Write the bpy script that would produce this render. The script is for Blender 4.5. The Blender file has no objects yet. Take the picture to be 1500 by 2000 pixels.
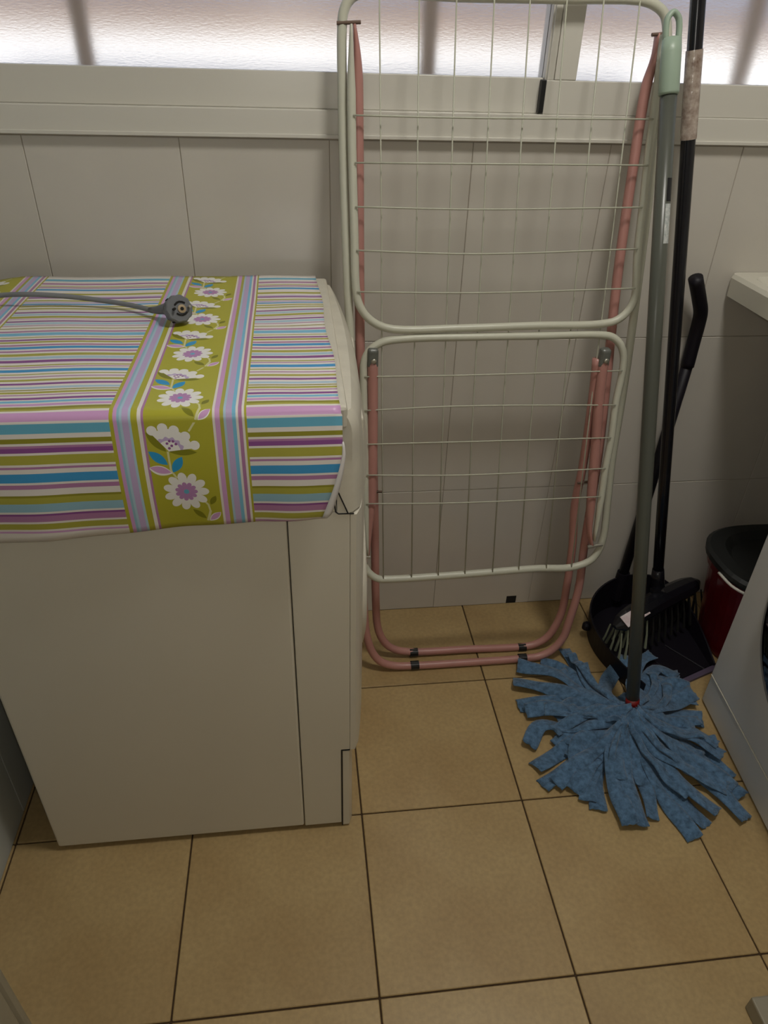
import bpy, bmesh, math, random
from mathutils import Vector, Matrix
PI = math.pi
random.seed(7)
# ------------------------------------------------------------------ camera
cam_d = bpy.data.cameras.new('camera')
cam = bpy.data.objects.new('camera', cam_d)
bpy.context.scene.collection.objects.link(cam)
cam_d.sensor_fit = 'VERTICAL'; cam_d.sensor_height = 36.0
cam_d.lens = 1393.7 * 36.0 / 2000.0
cam_d.clip_start = 0.01; cam_d.clip_end = 100
cam.matrix_world = Matrix(((0.99316135, 0.04060906, -0.10945978, -0.39227),
                           (-0.11349269, 0.55572919, -0.82358028, -1.10468),
                           (0.02738517, 0.83037099, 0.55653758, 1.21973),
                           (0, 0, 0, 1)))
bpy.context.scene.camera = cam
# ------------------------------------------------------------------ world, sun, lamps, exposure
sc = bpy.context.scene
w = bpy.data.worlds.new('world'); sc.world = w; w.use_nodes = True
bgn = w.node_tree.nodes['Background']
bgn.inputs['Color'].default_value = (0.60, 0.66, 0.84, 1)
bgn.inputs['Strength'].default_value = 0.7
def lamp(name, kind, loc, energy, color=(1, 1, 1), size=0.3, aim=None):
    d = bpy.data.lights.new(name, kind); d.energy = energy; d.color = color
    if kind == 'AREA': d.shape = 'DISK'; d.size = size
    elif kind == 'POINT': d.shadow_soft_size = size
    elif kind == 'SUN': d.angle = size
    o = bpy.data.objects.new(name, d); sc.collection.objects.link(o); o.location = loc
    if aim is not None:
        o.rotation_euler = (Vector(aim) - Vector(loc)).to_track_quat('-Z', 'Y').to_euler()
    return o
lamp('sun', 'SUN', (1.5, -6, 8), 5.6, (1.0, 0.96, 0.9), 0.01, (0, 2, 1))
lamp('ceiling_lamp_light', 'AREA', (0.12, -0.50, 2.28), 11.3, (1.0, 0.97, 0.90), 0.30, (0.12, -0.50, 0))
lamp('phone_light', 'POINT', (-0.385, -1.10, 1.236), 4.2, (1.0, 0.97, 0.9), 0.004)
sc.view_settings.view_transform = 'Standard'
sc.view_settings.look = 'None'
sc.view_settings.gamma = 1.0
sc.view_settings.use_curve_mapping = False
sc.view_settings.exposure = 0.0
# ------------------------------------------------------------------ helpers
def srgb(r, g, b):
    f = lambda c: (c / 255 / 12.92) if c / 255 <= 0.04045 else ((c / 255 + 0.055) / 1.055) ** 2.4
    return (f(r), f(g), f(b), 1)
def mat(name, col, rough=0.5, metal=0.0, var=0.0, vscale=6.0, bump=0.0, bscale=200.0, spec=0.5, col2=None, sheen=0.0, coat=0.0):
    m = bpy.data.materials.new(name); m.use_nodes = True
    nt = m.node_tree; b = nt.nodes['Principled BSDF']
    b.inputs['Base Color'].default_value = col
    b.inputs['Roughness'].default_value = rough
    b.inputs['Metallic'].default_value = metal
    b.inputs['Specular IOR Level'].default_value = spec
    b.inputs['Coat Weight'].default_value = coat
    if sheen: b.inputs['Sheen Weight'].default_value = sheen
    tc = nt.nodes.new('ShaderNodeTexCoord')
    if var > 0:
        nz = nt.nodes.new('ShaderNodeTexNoise'); nz.inputs['Scale'].default_value = vscale
        nz.inputs['Detail'].default_value = 6; nz.inputs['Roughness'].default_value = 0.6
        nt.links.new(tc.outputs['Object'], nz.inputs['Vector'])
        mr = nt.nodes.new('ShaderNodeMapRange')
        mr.inputs['From Min'].default_value = 0.3; mr.inputs['From Max'].default_value = 0.7
        nt.links.new(nz.outputs['Fac'], mr.inputs['Value'])
        mx = nt.nodes.new('ShaderNodeMix'); mx.data_type = 'RGBA'
        c2 = col2 if col2 else tuple(list(c * (1 - var) for c in col[:3]) + [1])
        mx.inputs['A'].default_value = col; mx.inputs['B'].default_value = c2
        nt.links.new(mr.outputs['Result'], mx.inputs['Factor'])
        nt.links.new(mx.outputs['Result'], b.inputs['Base Color'])
    if bump > 0:
        n2 = nt.nodes.new('ShaderNodeTexNoise'); n2.inputs['Scale'].default_value = bscale
        n2.inputs['Detail'].default_value = 3
        nt.links.new(tc.outputs['Object'], n2.inputs['Vector'])
        bp = nt.nodes.new('ShaderNodeBump'); bp.inputs['Strength'].default_value = bump
        bp.inputs['Distance'].default_value = 0.002
        nt.links.new(n2.outputs['Fac'], bp.inputs['Height'])
        nt.links.new(bp.outputs['Normal'], b.inputs['Normal'])
    return m
def link(name, bm, m, parent=None, smooth=False, loc=None):
    me = bpy.data.meshes.new(name); bm.normal_update(); bm.to_mesh(me); bm.free()
    if smooth:
        for p in me.polygons: p.use_smooth = True
    o = bpy.data.objects.new(name, me); sc.collection.objects.link(o)
    if m: me.materials.append(m)
    if parent: o.parent = parent
    if loc is not None: o.location = loc
    return o
def tag(o, label=None, cat=None, group=None, kind=None):
    if label: o['label'] = label
    if cat: o['category'] = cat
    if group: o['group'] = group
    if kind: o['kind'] = kind
    return o
def thing(name, label, cat, loc, rotz=0.0, group=None):
    o = bpy.data.objects.new(name, None); sc.collection.objects.link(o)
    o.empty_display_size = 0.05
    o.location = loc; o.rotation_euler = (0, 0, rotz)
    return tag(o, label, cat, group)
def world_child(o, parent):
    "parent o (modelled in world metres) under an unrotated empty"
    o.parent = parent; o.location = -Vector(parent.location)
    return o
def box(bm, x0, x1, y0, y1, z0, z1, bev=0.0, seg=2):
    r = bmesh.ops.create_cube(bm, size=1.0)
    vs = r['verts']
    bmesh.ops.scale(bm, vec=(x1 - x0, y1 - y0, z1 - z0), verts=vs)
    bmesh.ops.translate(bm, vec=((x0 + x1) / 2, (y0 + y1) / 2, (z0 + z1) / 2), verts=vs)
    if bev > 0:
        es = list({e for v in vs for e in v.link_edges})
        bmesh.ops.bevel(bm, geom=es, offset=bev, segments=seg, profile=0.5, affect='EDGES', clamp_overlap=True)
def bx(*a, **k):
    bm = bmesh.new(); box(bm, *a, **k); return bm
def prism(pts, y0, y1, axis='y', bev=0.0):
    "polygon pts in the plane across axis, extruded from y0 to y1"
    bm = bmesh.new()
    def P(a, b, c):
        return {'y': (a, c, b), 'z': (a, b, c), 'x': (c, a, b)}[axis]
    va = [bm.verts.new(P(a, b, y0)) for a, b in pts]; vb = [bm.verts.new(P(a, b, y1)) for a, b in pts]
    bm.faces.new(va); bm.faces.new(vb[::-1]); n = len(pts)
    for i in range(n): bm.faces.new([va[i], vb[i], vb[(i + 1) % n], va[(i + 1) % n]])
    bmesh.ops.recalc_face_normals(bm, faces=bm.faces)
    if bev > 0: bmesh.ops.bevel(bm, geom=list(bm.edges), offset=bev, segments=2, profile=0.5, affect='EDGES', clamp_overlap=True)
    return bm
def smooth_path(P, sub=4, closed=False):
    P = [Vector(p) for p in P]; n = len(P); out = []
    rng = range(n if closed else n - 1)
    for i in rng:
        if closed: p0, p1, p2, p3 = P[i - 1], P[i], P[(i + 1) % n], P[(i + 2) % n]
        else: p0, p1, p2, p3 = P[max(i - 1, 0)], P[i], P[i + 1], P[min(i + 2, n - 1)]
        # centripetal parametrisation
        d1 = max((p1 - p0).length, 1e-6) ** .5; d2 = max((p2 - p1).length, 1e-6) ** .5; d3 = max((p3 - p2).length, 1e-6) ** .5
        if i == 0 and not closed: d1 = d2; p0 = p1 - (p2 - p1)
        if i == n - 2 and not closed: d3 = d2; p3 = p2 + (p2 - p1)
        m1 = (p1 - p0) / d1 - (p2 - p0) / (d1 + d2) + (p2 - p1) / d2
        m2 = (p2 - p1) / d2 - (p3 - p1) / (d2 + d3) + (p3 - p2) / d3
        m1 *= d2; m2 *= d2
        for k in range(sub):
            t = k / sub; t2 = t * t; t3 = t2 * t
            out.append((2 * t3 - 3 * t2 + 1) * p1 + (t3 - 2 * t2 + t) * m1 + (-2 * t3 + 3 * t2) * p2 + (t3 - t2) * m2)
    if not closed: out.append(P[-1])
    return out
def tube(bm, P, r, n=12, closed=False, cap=True, flat=None, ref=None):
    "tube along P; r number or list; flat = list of factors squashing it across ref"
    P = [Vector(p) for p in P]; N = len(P)
    R_ = r if isinstance(r, (list, tuple)) else [r] * N
    T = []
    for i in range(N):
        if closed: d = P[(i + 1) % N] - P[i - 1]
        else: d = P[min(i + 1, N - 1)] - P[max(i - 1, 0)]
        T.append(d.normalized())
    up = Vector(ref) if ref is not None else (Vector((0, 0, 1)) if abs(T[0].z) < 0.9 else Vector((0, 1, 0)))
    rings = []; nrm = (up - up.dot(T[0]) * T[0]).normalized()
    for i in range(N):
        nrm = nrm - nrm.dot(T[i]) * T[i]
        nrm = nrm.normalized() if nrm.length > 1e-6 else T[i].orthogonal().normalized()
        b = T[i].cross(nrm); f = flat[i] if flat else 1.0
        rings.append([bm.verts.new(P[i] + nrm * (math.cos(2 * PI * k / n) * R_[i] * f) + b * (math.sin(2 * PI * k / n) * R_[i])) for k in range(n)])
    for i in range(N if closed else N - 1):
        a, c = rings[i], rings[(i + 1) % N]
        for k in range(n): bm.faces.new([a[k], a[(k + 1) % n], c[(k + 1) % n], c[k]])
    if cap and not closed: bm.faces.new(rings[0][::-1]); bm.faces.new(rings[-1])
    return rings
def tb(P, r, n=12, **k):
    bm = bmesh.new(); tube(bm, P, r, n, **k); bmesh.ops.recalc_face_normals(bm, faces=bm.faces); return bm
def lathe(prof, n=48, axis='z', center=(0, 0, 0), sx=1.0, sy=1.0, capped=True):
    bm = bmesh.new(); rings = []
    for r, h in prof:
        ring = []
        for k in range(n):
            a = 2 * PI * k / n; x = r * math.cos(a) * sx; y = r * math.sin(a) * sy
            v = {'z': (x, y, h), 'x': (h, x, y), 'y': (x, h, y)}[axis]
            ring.append(bm.verts.new(Vector(v) + Vector(center)))
        rings.append(ring)
    for a, c in zip(rings, rings[1:]):
        for k in range(n): bm.faces.new([a[k], a[(k + 1) % n], c[(k + 1) % n], c[k]])
    if capped:
        bm.faces.new(rings[0][::-1]); bm.faces.new(rings[-1])
    bmesh.ops.recalc_face_normals(bm, faces=bm.faces)
    return bm
D = {
 'MAIN': [[-0.28,0.2334,1.2691],[-0.2941,0.232,1.261],[-0.3022,0.2298,1.248],[-0.3056,0.2264,1.2284],[-0.3065,0.2088,1.1266],[-0.3057,0.1899,1.0167],[-0.3031,0.1694,0.8977],[-0.2992,0.1486,0.7773],[-0.2923,0.1227,0.627],[-0.2866,0.096,0.4722],[-0.2833,0.0747,0.349],[-0.2761,0.0665,0.3016],[-0.2654,0.0627,0.2795],[-0.2459,0.06,0.2638],[-0.2219,0.0596,0.2612],[-0.0673,0.0599,0.2634],[0.1016,0.0609,0.2688],[0.1776,0.0606,0.2672],[0.2174,0.063,0.2811],[0.2338,0.0671,0.3049],[0.2403,0.0733,0.341],[0.2382,0.0855,0.4118],[0.2344,0.1032,0.5141],[0.236,0.12,0.6116],[0.2366,0.1358,0.7029],[0.2353,0.1539,0.808],[0.232,0.1809,0.9648],[0.2248,0.2131,1.1514],[0.2247,0.2218,1.2016],[0.2211,0.2278,1.2363],[0.2128,0.2315,1.2579],[0.1935,0.2336,1.2701],[0.1686,0.2345,1.2754],[0.0425,0.2342,1.2734],[-0.1212,0.2337,1.2709]],
 'UPWING': [[-0.2923,0.2147,1.23],[-0.293,0.203,1.1622],[-0.2926,0.1847,1.056],[-0.2903,0.1648,0.941],[-0.2876,0.1478,0.842],[-0.2815,0.1436,0.8179],[-0.2678,0.1403,0.7986],[-0.2475,0.1379,0.7851],[-0.2196,0.1366,0.7776],[-0.0973,0.1367,0.7779],[0.0468,0.1372,0.7808],[0.1645,0.1374,0.7822],[0.1983,0.1386,0.7892],[0.2184,0.1417,0.8072],[0.2267,0.1456,0.8297],[0.2202,0.1577,0.9],[0.217,0.1721,0.9834],[0.214,0.1858,1.0624],[0.2129,0.1987,1.1374],[0.2071,0.2148,1.2305]],
 'LOWING': [[-0.2686,0.0593,0.3294],[-0.2726,0.0756,0.424],[-0.2733,0.0941,0.5312],[-0.2749,0.1115,0.6319],[-0.2756,0.1214,0.6895],[-0.2736,0.1271,0.7221],[-0.2642,0.1302,0.7403],[-0.2427,0.1327,0.7545],[-0.2034,0.1337,0.7603],[-0.0706,0.134,0.7622],[0.0486,0.134,0.7624],[0.1672,0.1341,0.7627],[0.1928,0.1334,0.7586],[0.2109,0.1311,0.7452],[0.2211,0.1276,0.7251],[0.2238,0.1222,0.6941],[0.2192,0.1109,0.6286],[0.2204,0.0995,0.5624],[0.2171,0.088,0.4958],[0.2171,0.0773,0.4334],[0.2146,0.0608,0.338]],
 'VWIRES': [[[-0.2485,0.2273,1.2686],[-0.2346,0.0546,0.2674]],[[-0.187,0.2276,1.2699],[-0.1747,0.0547,0.2679]],[[-0.1288,0.2278,1.2711],[-0.1176,0.0548,0.2686]],[[-0.0692,0.228,1.2724],[-0.06,0.0549,0.2692]],[[-0.0122,0.2282,1.2735],[0.0003,0.055,0.2698]],[[0.047,0.2284,1.2747],[0.0577,0.0552,0.2705]],[[0.1069,0.2286,1.2759],[0.1189,0.0553,0.2711]],[[0.1666,0.2288,1.2771],[0.175,0.0554,0.272]]],
 'HWU': [[[-0.291,0.1861,1.1108],[-0.1167,0.186,1.1103],[0.2098,0.1866,1.1137]],[[-0.2891,0.1746,1.0438],[0.2124,0.1749,1.0457]],[[-0.2889,0.1633,0.9788],[-0.0829,0.1629,0.976],[0.2131,0.1637,0.9808]],[[-0.2877,0.1517,0.9115],[-0.0785,0.1507,0.9056],[0.2155,0.1521,0.9138]],[[-0.2874,0.1401,0.8443],[-0.0745,0.1396,0.8412],[0.2215,0.1406,0.8472]]],
 'HWL': [[[-0.2744,0.1146,0.6964],[-0.0946,0.1145,0.6957],[0.2199,0.115,0.6983]],[[-0.2746,0.1038,0.6335],[-0.0915,0.1045,0.6377],[0.2165,0.1035,0.6321]],[[-0.2729,0.0925,0.568],[-0.0877,0.0924,0.5673],[0.2167,0.0922,0.5664]],[[-0.2731,0.0818,0.5062],[-0.0841,0.0806,0.4992],[0.2142,0.0812,0.5024]],[[-0.2723,0.0715,0.4462],[-0.0809,0.0705,0.4404],[0.213,0.0707,0.4416]]],
 'LEGOUT': [[-0.2867,0.2258,1.2302],[-0.2829,0.2207,1.1959],[-0.2816,0.2137,1.148],[-0.2811,0.2043,1.0838],[-0.2798,0.1589,0.7734],[-0.2767,0.1212,0.5158],[-0.2751,0.0874,0.2853],[-0.2731,0.0706,0.1704],[-0.2675,0.0607,0.1029],[-0.2535,0.0535,0.0533],[-0.2334,0.0495,0.0263],[-0.2036,0.0477,0.0139],[-0.1559,0.0472,0.0102],[-0.0353,0.0471,0.0095],[0.0995,0.0473,0.0107],[0.1425,0.0478,0.0147],[0.1716,0.0503,0.0315],[0.1926,0.0549,0.0631],[0.2001,0.0604,0.1007],[0.2123,0.0739,0.1929],[0.2106,0.0897,0.3005],[0.2117,0.122,0.5212],[0.197,0.1715,0.8598],[0.1966,0.1981,1.0414],[0.199,0.2152,1.1581],[0.2058,0.2211,1.1984],[0.2049,0.226,1.2318]],
 'LEGIN': [[-0.2592,0.1307,0.7253],[-0.2546,0.1183,0.5167],[-0.2494,0.1093,0.3655],[-0.2443,0.0976,0.1701],[-0.2385,0.093,0.0922],[-0.2234,0.0905,0.0501],[-0.2013,0.0891,0.0266],[-0.1621,0.0883,0.0141],[-0.0267,0.0881,0.011],[0.1113,0.0879,0.0079],[0.1422,0.0883,0.0135],[0.1688,0.0894,0.032],[0.1852,0.0914,0.0668],[0.1941,0.0939,0.1075],[0.1949,0.0978,0.1741],[0.1908,0.1048,0.2905],[0.1793,0.1112,0.3978],[0.1814,0.1165,0.4867],[0.1757,0.1262,0.6499],[0.1708,0.1303,0.7178]],
 'STRUTL': [[-0.2589,0.1261,0.7369],[-0.2583,0.1039,0.5813],[-0.2598,0.0872,0.4645],[-0.2647,0.076,0.3857],[-0.2667,0.0667,0.321]],
 'STRUTR': [[0.1816,0.1251,0.7298],[0.1829,0.1153,0.661],[0.1912,0.0981,0.5409],[0.1995,0.0804,0.4169],[0.2055,0.071,0.3512],[0.2159,0.0664,0.3188]],
 'CLIPS': [[-0.1522,0.0882,0.0117],[0.1102,0.0878,0.0064],[-0.1559,0.0474,0.0116],[0.0994,0.0475,0.0122]],
 'BOLTS': [[-0.3122,0.2209,1.2314],[-0.2831,0.2213,1.2335],[0.1934,0.2207,1.2301],[0.2139,0.221,1.232],[0.2077,0.0639,0.3212],[0.2242,0.0646,0.3252],[-0.2691,0.0642,0.3231]],
 'MOPB': [0.2754,-0.1545,0.05],
 'MOPT': [0.2068,0.19,1.2656],
 'STRIPS': [[[0.2393,-0.0958],[0.2261,-0.0003],[0.2103,0.0735]],[[0.2223,-0.1193],[0.1679,-0.0226],[0.08,0.0213]],[[0.2205,-0.124],[0.1441,-0.0576],[0.0568,-0.0257]],[[0.2241,-0.1145],[0.1981,-0.0198],[0.1716,0.0217],[0.1392,0.034]],[[0.2303,-0.1395],[0.1463,-0.0885],[0.0523,-0.0871]],[[0.2285,-0.1442],[0.1383,-0.1127],[0.0611,-0.1125]],[[0.2253,-0.1723],[0.1479,-0.166],[0.0819,-0.1548],[0.0444,-0.1981]],[[0.2161,-0.1761],[0.1418,-0.1838],[0.1016,-0.202]],[[0.2275,-0.1864],[0.1572,-0.1943],[0.0427,-0.248]],[[0.224,-0.1952],[0.1422,-0.2368],[0.0472,-0.2872]],[[0.224,-0.1952],[0.1617,-0.2343],[0.0703,-0.2934]],[[0.2259,-0.1999],[0.1593,-0.2511],[0.1023,-0.3102]],[[0.2259,-0.1999],[0.1454,-0.2789],[0.1215,-0.3313]],[[0.2259,-0.1999],[0.167,-0.2603],[0.1376,-0.3499]],[[0.2296,-0.2002],[0.1877,-0.2829],[0.1799,-0.3924]],[[0.2406,-0.2013],[0.2124,-0.2852],[0.2039,-0.3929]],[[0.2464,-0.2241],[0.2464,-0.3086],[0.2324,-0.3794]],[[0.272,-0.1904],[0.2708,-0.3109],[0.2944,-0.4247]],[[0.2739,-0.186],[0.2883,-0.3126],[0.3315,-0.3998]],[[0.2795,-0.1819],[0.3095,-0.3065],[0.3583,-0.3823]],[[0.2832,-0.1822],[0.3604,-0.2784],[0.4085,-0.3982]],[[0.2889,-0.1781],[0.3819,-0.2505],[0.4286,-0.353]],[[0.2889,-0.1781],[0.383,-0.233],[0.4306,-0.3093]],[[0.2928,-0.1691],[0.3743,-0.1868],[0.4348,-0.2373]],[[0.2947,-0.1645],[0.3637,-0.167],[0.4286,-0.1724]],[[0.2989,-0.1457],[0.3845,-0.1049],[0.4511,-0.1155]],[[0.3029,-0.1364],[0.3886,-0.0689],[0.4552,-0.0691]],[[0.307,-0.1269],[0.3886,-0.0312],[0.4497,-0.0362]],[[0.2915,-0.1255],[0.3654,0.0044],[0.4108,0.0266]],[[0.2433,-0.1062],[0.2656,-0.0527],[0.3479,0.0292]],[[0.2307,-0.1587],[0.1797,-0.131],[0.1213,-0.1348]],[[0.2461,-0.1972],[0.2724,-0.2575],[0.3001,-0.3484]],[[0.2461,-0.1972],[0.2108,-0.2432],[0.1948,-0.2992]],[[0.2382,-0.1594],[0.1781,-0.1014],[0.1389,-0.1171]],[[0.2834,-0.1635],[0.3094,-0.2083],[0.3902,-0.2637]],[[0.2236,-0.1768],[0.1812,-0.1597],[0.1151,-0.1898]],[[0.2913,-0.145],[0.3453,-0.1461],[0.408,-0.1317]],[[0.2682,-0.1992],[0.3297,-0.2797],[0.3998,-0.3385]],[[0.2277,-0.1955],[0.1505,-0.2026],[0.1224,-0.268]],[[0.2499,-0.2066],[0.2456,-0.2676],[0.2442,-0.3118]],[[0.2355,-0.1055],[0.1994,-0.0521],[0.1729,-0.0008]],[[0.291,-0.1642],[0.3812,-0.1297],[0.4645,-0.1014]],[[0.2949,-0.155],[0.4128,-0.071],[0.4639,-0.0857]],[[0.2991,-0.136],[0.4041,-0.0159],[0.4364,-0.0459]],[[0.2908,-0.1736],[0.3917,-0.1503],[0.441,-0.164]],[[0.2936,-0.1207],[0.3563,-0.066],[0.4256,-0.023]],[[0.287,-0.1826],[0.384,-0.2152],[0.44,-0.264]],[[0.2832,-0.1822],[0.3559,-0.2567],[0.4159,-0.3361]],[[0.2461,-0.1972],[0.2367,-0.271],[0.2194,-0.3015]],[[0.2275,-0.1864],[0.1408,-0.2194],[0.1214,-0.2386]],[[0.2232,-0.158],[0.1528,-0.1286],[0.0989,-0.1183]],[[0.2377,-0.1207],[0.2248,-0.0276],[0.2281,0.0111]],[[0.2989,-0.1457],[0.3568,-0.1024],[0.3806,-0.0464]],[[0.2985,-0.1649],[0.366,-0.1183],[0.4137,-0.076]]],
 'ROPES': [[[0.2608,-0.1519],[0.2341,-0.0946],[0.2182,0.0031],[0.2124,0.0428]],[[0.2495,-0.1604],[0.2402,-0.1103],[0.234,-0.0579]],[[0.2477,-0.1744],[0.1949,-0.1356],[0.1324,-0.1293]],[[0.2404,-0.183],[0.2073,-0.1653],[0.1706,-0.1328],[0.1435,-0.1013]],[[0.2331,-0.1915],[0.2052,-0.2107],[0.1696,-0.2416]],[[0.2442,-0.1925],[0.2238,-0.2213],[0.2273,-0.247]],[[0.2534,-0.1888],[0.2603,-0.2247],[0.2815,-0.2857],[0.3186,-0.3452]],[[0.2627,-0.185],[0.2895,-0.2274],[0.3298,-0.2778],[0.3705,-0.3146]],[[0.2664,-0.1761],[0.315,-0.1609],[0.3521,-0.1731],[0.4099,-0.1834]],[[0.2873,-0.1543],[0.3357,-0.1138],[0.3751,-0.0598],[0.3772,-0.0226]],[[0.2872,-0.1638],[0.3522,-0.1401],[0.3894,-0.0926],[0.4008,-0.0465]],[[0.2608,-0.1614],[0.2178,-0.1377],[0.1512,-0.1548],[0.1042,-0.1739]],[[0.2907,-0.1829],[0.3378,-0.214],[0.4045,-0.2195],[0.4351,-0.2271]],[[0.2459,-0.1788],[0.1929,-0.2614],[0.1933,-0.2856]]],
 'CABLE': [[-0.8703,0.036,0.868],[-0.8418,0.0426,0.872],[-0.7946,0.0368,0.875],[-0.7506,0.0378,0.872],[-0.69,0.0327,0.866],[-0.641,0.0127,0.864],[-0.593,-0.0365,0.874]],
}
# ------------------------------------------------------------------ materials
M = {}
M['wall_tile'] = mat('wall_tile', srgb(206, 200, 190), 0.16, var=0.06, vscale=5, spec=0.5)
M['left_tile'] = mat('left_tile', srgb(186, 190, 186), 0.3, var=0.08, vscale=5)
M['grout'] = mat('grout', srgb(172, 162, 146), 0.9)
M['floor_grout'] = mat('floor_grout', srgb(66, 48, 28), 0.95)
M['plaster'] = mat('plaster', srgb(206, 202, 190), 0.85, bump=0.1)
M['alu'] = mat('white_aluminium', srgb(212, 208, 198), 0.28, spec=0.5)
M['enamel'] = mat('white_enamel', srgb(216, 210, 195), 0.3, var=0.03, vscale=3)
M['enamel_cool'] = mat('cool_white_enamel', srgb(212, 212, 210), 0.35, var=0.03, vscale=3)
M['enamel_panel'] = mat('aged_white_plastic', srgb(212, 206, 190), 0.35, var=0.12, vscale=30)
M['dark_gap'] = mat('dark_gap', srgb(24, 22, 20), 0.9)
M['black_rubber'] = mat('black_rubber', srgb(14, 14, 15), 0.5)
M['glass_dark'] = mat('dark_glass', srgb(8, 8, 10), 0.06)
M['cream_tube'] = mat('cream_enamel_tube', srgb(204, 203, 186), 0.35, var=0.05, vscale=20)
M['pink_tube'] = mat('pink_painted_tube', srgb(186, 134, 125), 0.38, var=0.12, vscale=14)
M['wire'] = mat('cream_coated_wire', srgb(184, 184, 166), 0.4)
M['grey_plastic'] = mat('grey_plastic', srgb(112, 114, 108), 0.35, var=0.3, vscale=80)
M['steel'] = mat('zinc_bolt', srgb(176, 172, 160), 0.35, metal=0.7)
M['rust'] = mat('rusty_bolt', srgb(112, 92, 80), 0.6, metal=0.4)
M['grey_tube'] = mat('grey_handle', srgb(84, 86, 78), 0.32, var=0.05)
M['mint'] = mat('mint_plastic', srgb(156, 174, 156), 0.4)
M['red'] = mat('red_plastic', srgb(120, 16, 16), 0.45)
M['bucket_red'] = mat('dark_red_plastic', srgb(104, 10, 20), 0.32, var=0.05)
M['bucket_grey'] = mat('wringer_plastic', srgb(26, 28, 28), 0.5)
M['black_tube'] = mat('black_handle', srgb(20, 20, 26), 0.22)
M['purple'] = mat('dark_purple_plastic', srgb(16, 12, 22), 0.5, spec=0.35)
M['lip'] = mat('mauve_rubber_lip', srgb(92, 80, 100), 0.5)
M['white'] = mat('white_label', srgb(225, 225, 222), 0.5, var=0.3, vscale=160, col2=srgb(150, 160, 160))
M['sticker_print'] = mat('sticker_print', srgb(238, 234, 232), 0.45, var=0.6, vscale=70, col2=srgb(206, 178, 184))
M['sleeve'] = mat('wrinkled_sleeve', srgb(204, 190, 178), 0.18, var=0.5, vscale=60, col2=srgb(122, 100, 88), bump=0.6, bscale=70)
M['bristle'] = mat('pale_green_bristle', srgb(134, 138, 116), 0.6)
M['dark_bristle'] = mat('dark_bristle', srgb(30, 29, 27), 0.6)
M['ceramic'] = mat('sink_ceramic', srgb(212, 208, 194), 0.15)
M['cord'] = mat('grey_cord', srgb(122, 124, 126), 0.45)
M['plug'] = mat('grey_plug', srgb(104, 106, 110), 0.45)
M['brass'] = mat('earth_contact', srgb(190, 170, 140), 0.35, metal=0.7)
M['blue'] = mat('blue_microfibre', srgb(100, 134, 168), 0.95, var=0.62, vscale=95, bump=1.0, bscale=300, spec=0.1, sheen=0.3)  # dark mottling: cloth texture, plus fold-valley shade put into the colour
M['trim'] = mat('aged_door_trim', srgb(150, 142, 122), 0.5, var=0.1, vscale=20)
M['parapet'] = mat('white_parapet', srgb(245, 244, 240), 0.9)
M['tan_wall'] = mat('tan_facade', srgb(140, 112, 84), 0.9, var=0.2, vscale=2)
M['post'] = mat('grey_post', srgb(176, 154, 130), 0.6)
# beige floor tile
def floor_mat():
    m = mat('beige_floor_tile', srgb(183, 158, 112), 0.34, var=1.0, vscale=4.5, col2=srgb(164, 136, 92), bump=0.04, bscale=90)
    nt = m.node_tree; b = nt.nodes['Principled BSDF']
    src = b.inputs['Base Color'].links[0].from_socket
    tc = nt.nodes.new('ShaderNodeTexCoord')
    nz = nt.nodes.new('ShaderNodeTexNoise'); nz.inputs['Scale'].default_value = 130; nz.inputs['Detail'].default_value = 5
    nt.links.new(tc.outputs['Object'], nz.inputs['Vector'])
    mr = nt.nodes.new('ShaderNodeMapRange'); mr.inputs['From Min'].default_value = 0.35; mr.inputs['From Max'].default_value = 0.7
    mr.inputs['To Min'].default_value = 1.04; mr.inputs['To Max'].default_value = 0.88
    nt.links.new(nz.outputs['Fac'], mr.inputs['Value'])
    oi = nt.nodes.new('ShaderNodeObjectInfo')
    m2 = nt.nodes.new('ShaderNodeMapRange'); m2.inputs['To Min'].default_value = 0.94; m2.inputs['To Max'].default_value = 1.05
    nt.links.new(oi.outputs['Random'], m2.inputs['Value'])
    mu = nt.nodes.new('ShaderNodeMath'); mu.operation = 'MULTIPLY'
    nt.links.new(mr.outputs['Result'], mu.inputs[0]); nt.links.new(m2.outputs['Result'], mu.inputs[1])
    vm = nt.nodes.new('ShaderNodeVectorMath'); vm.operation = 'SCALE'
    nt.links.new(src, vm.inputs[0]); nt.links.new(mu.outputs[0], vm.inputs['Scale'])
    nt.links.new(vm.outputs[0], b.inputs['Base Color'])
    return m
M['floor'] = floor_mat()
def frosted():
    m = bpy.data.materials.new('frosted_glass'); m.use_nodes = True; nt = m.node_tree
    b = nt.nodes['Principled BSDF']
    b.inputs['Base Color'].default_value = (0.96, 0.97, 1, 1)
    b.inputs['Transmission Weight'].default_value = 1.0
    b.inputs['Roughness'].default_value = 0.24; b.inputs['IOR'].default_value = 1.33
    tc = nt.nodes.new('ShaderNodeTexCoord'); nz = nt.nodes.new('ShaderNodeTexNoise')
    mp = nt.nodes.new('ShaderNodeMapping'); mp.inputs['Rotation'].default_value = (0, 0.6, 0); mp.inputs['Scale'].default_value = (1.0, 1.0, 3.2)
    nz.inputs['Scale'].default_value = 130; nz.inputs['Detail'].default_value = 2
    nt.links.new(tc.outputs['Object'], mp.inputs['Vector']); nt.links.new(mp.outputs['Vector'], nz.inputs['Vector'])
    bp = nt.nodes.new('ShaderNodeBump'); bp.inputs['Strength'].default_value = 0.14; bp.inputs['Distance'].default_value = 0.001
    nt.links.new(nz.outputs['Fac'], bp.inputs['Height']); nt.links.new(bp.outputs['Normal'], b.inputs['Normal'])
    return m
M['frosted'] = frosted()
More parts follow.
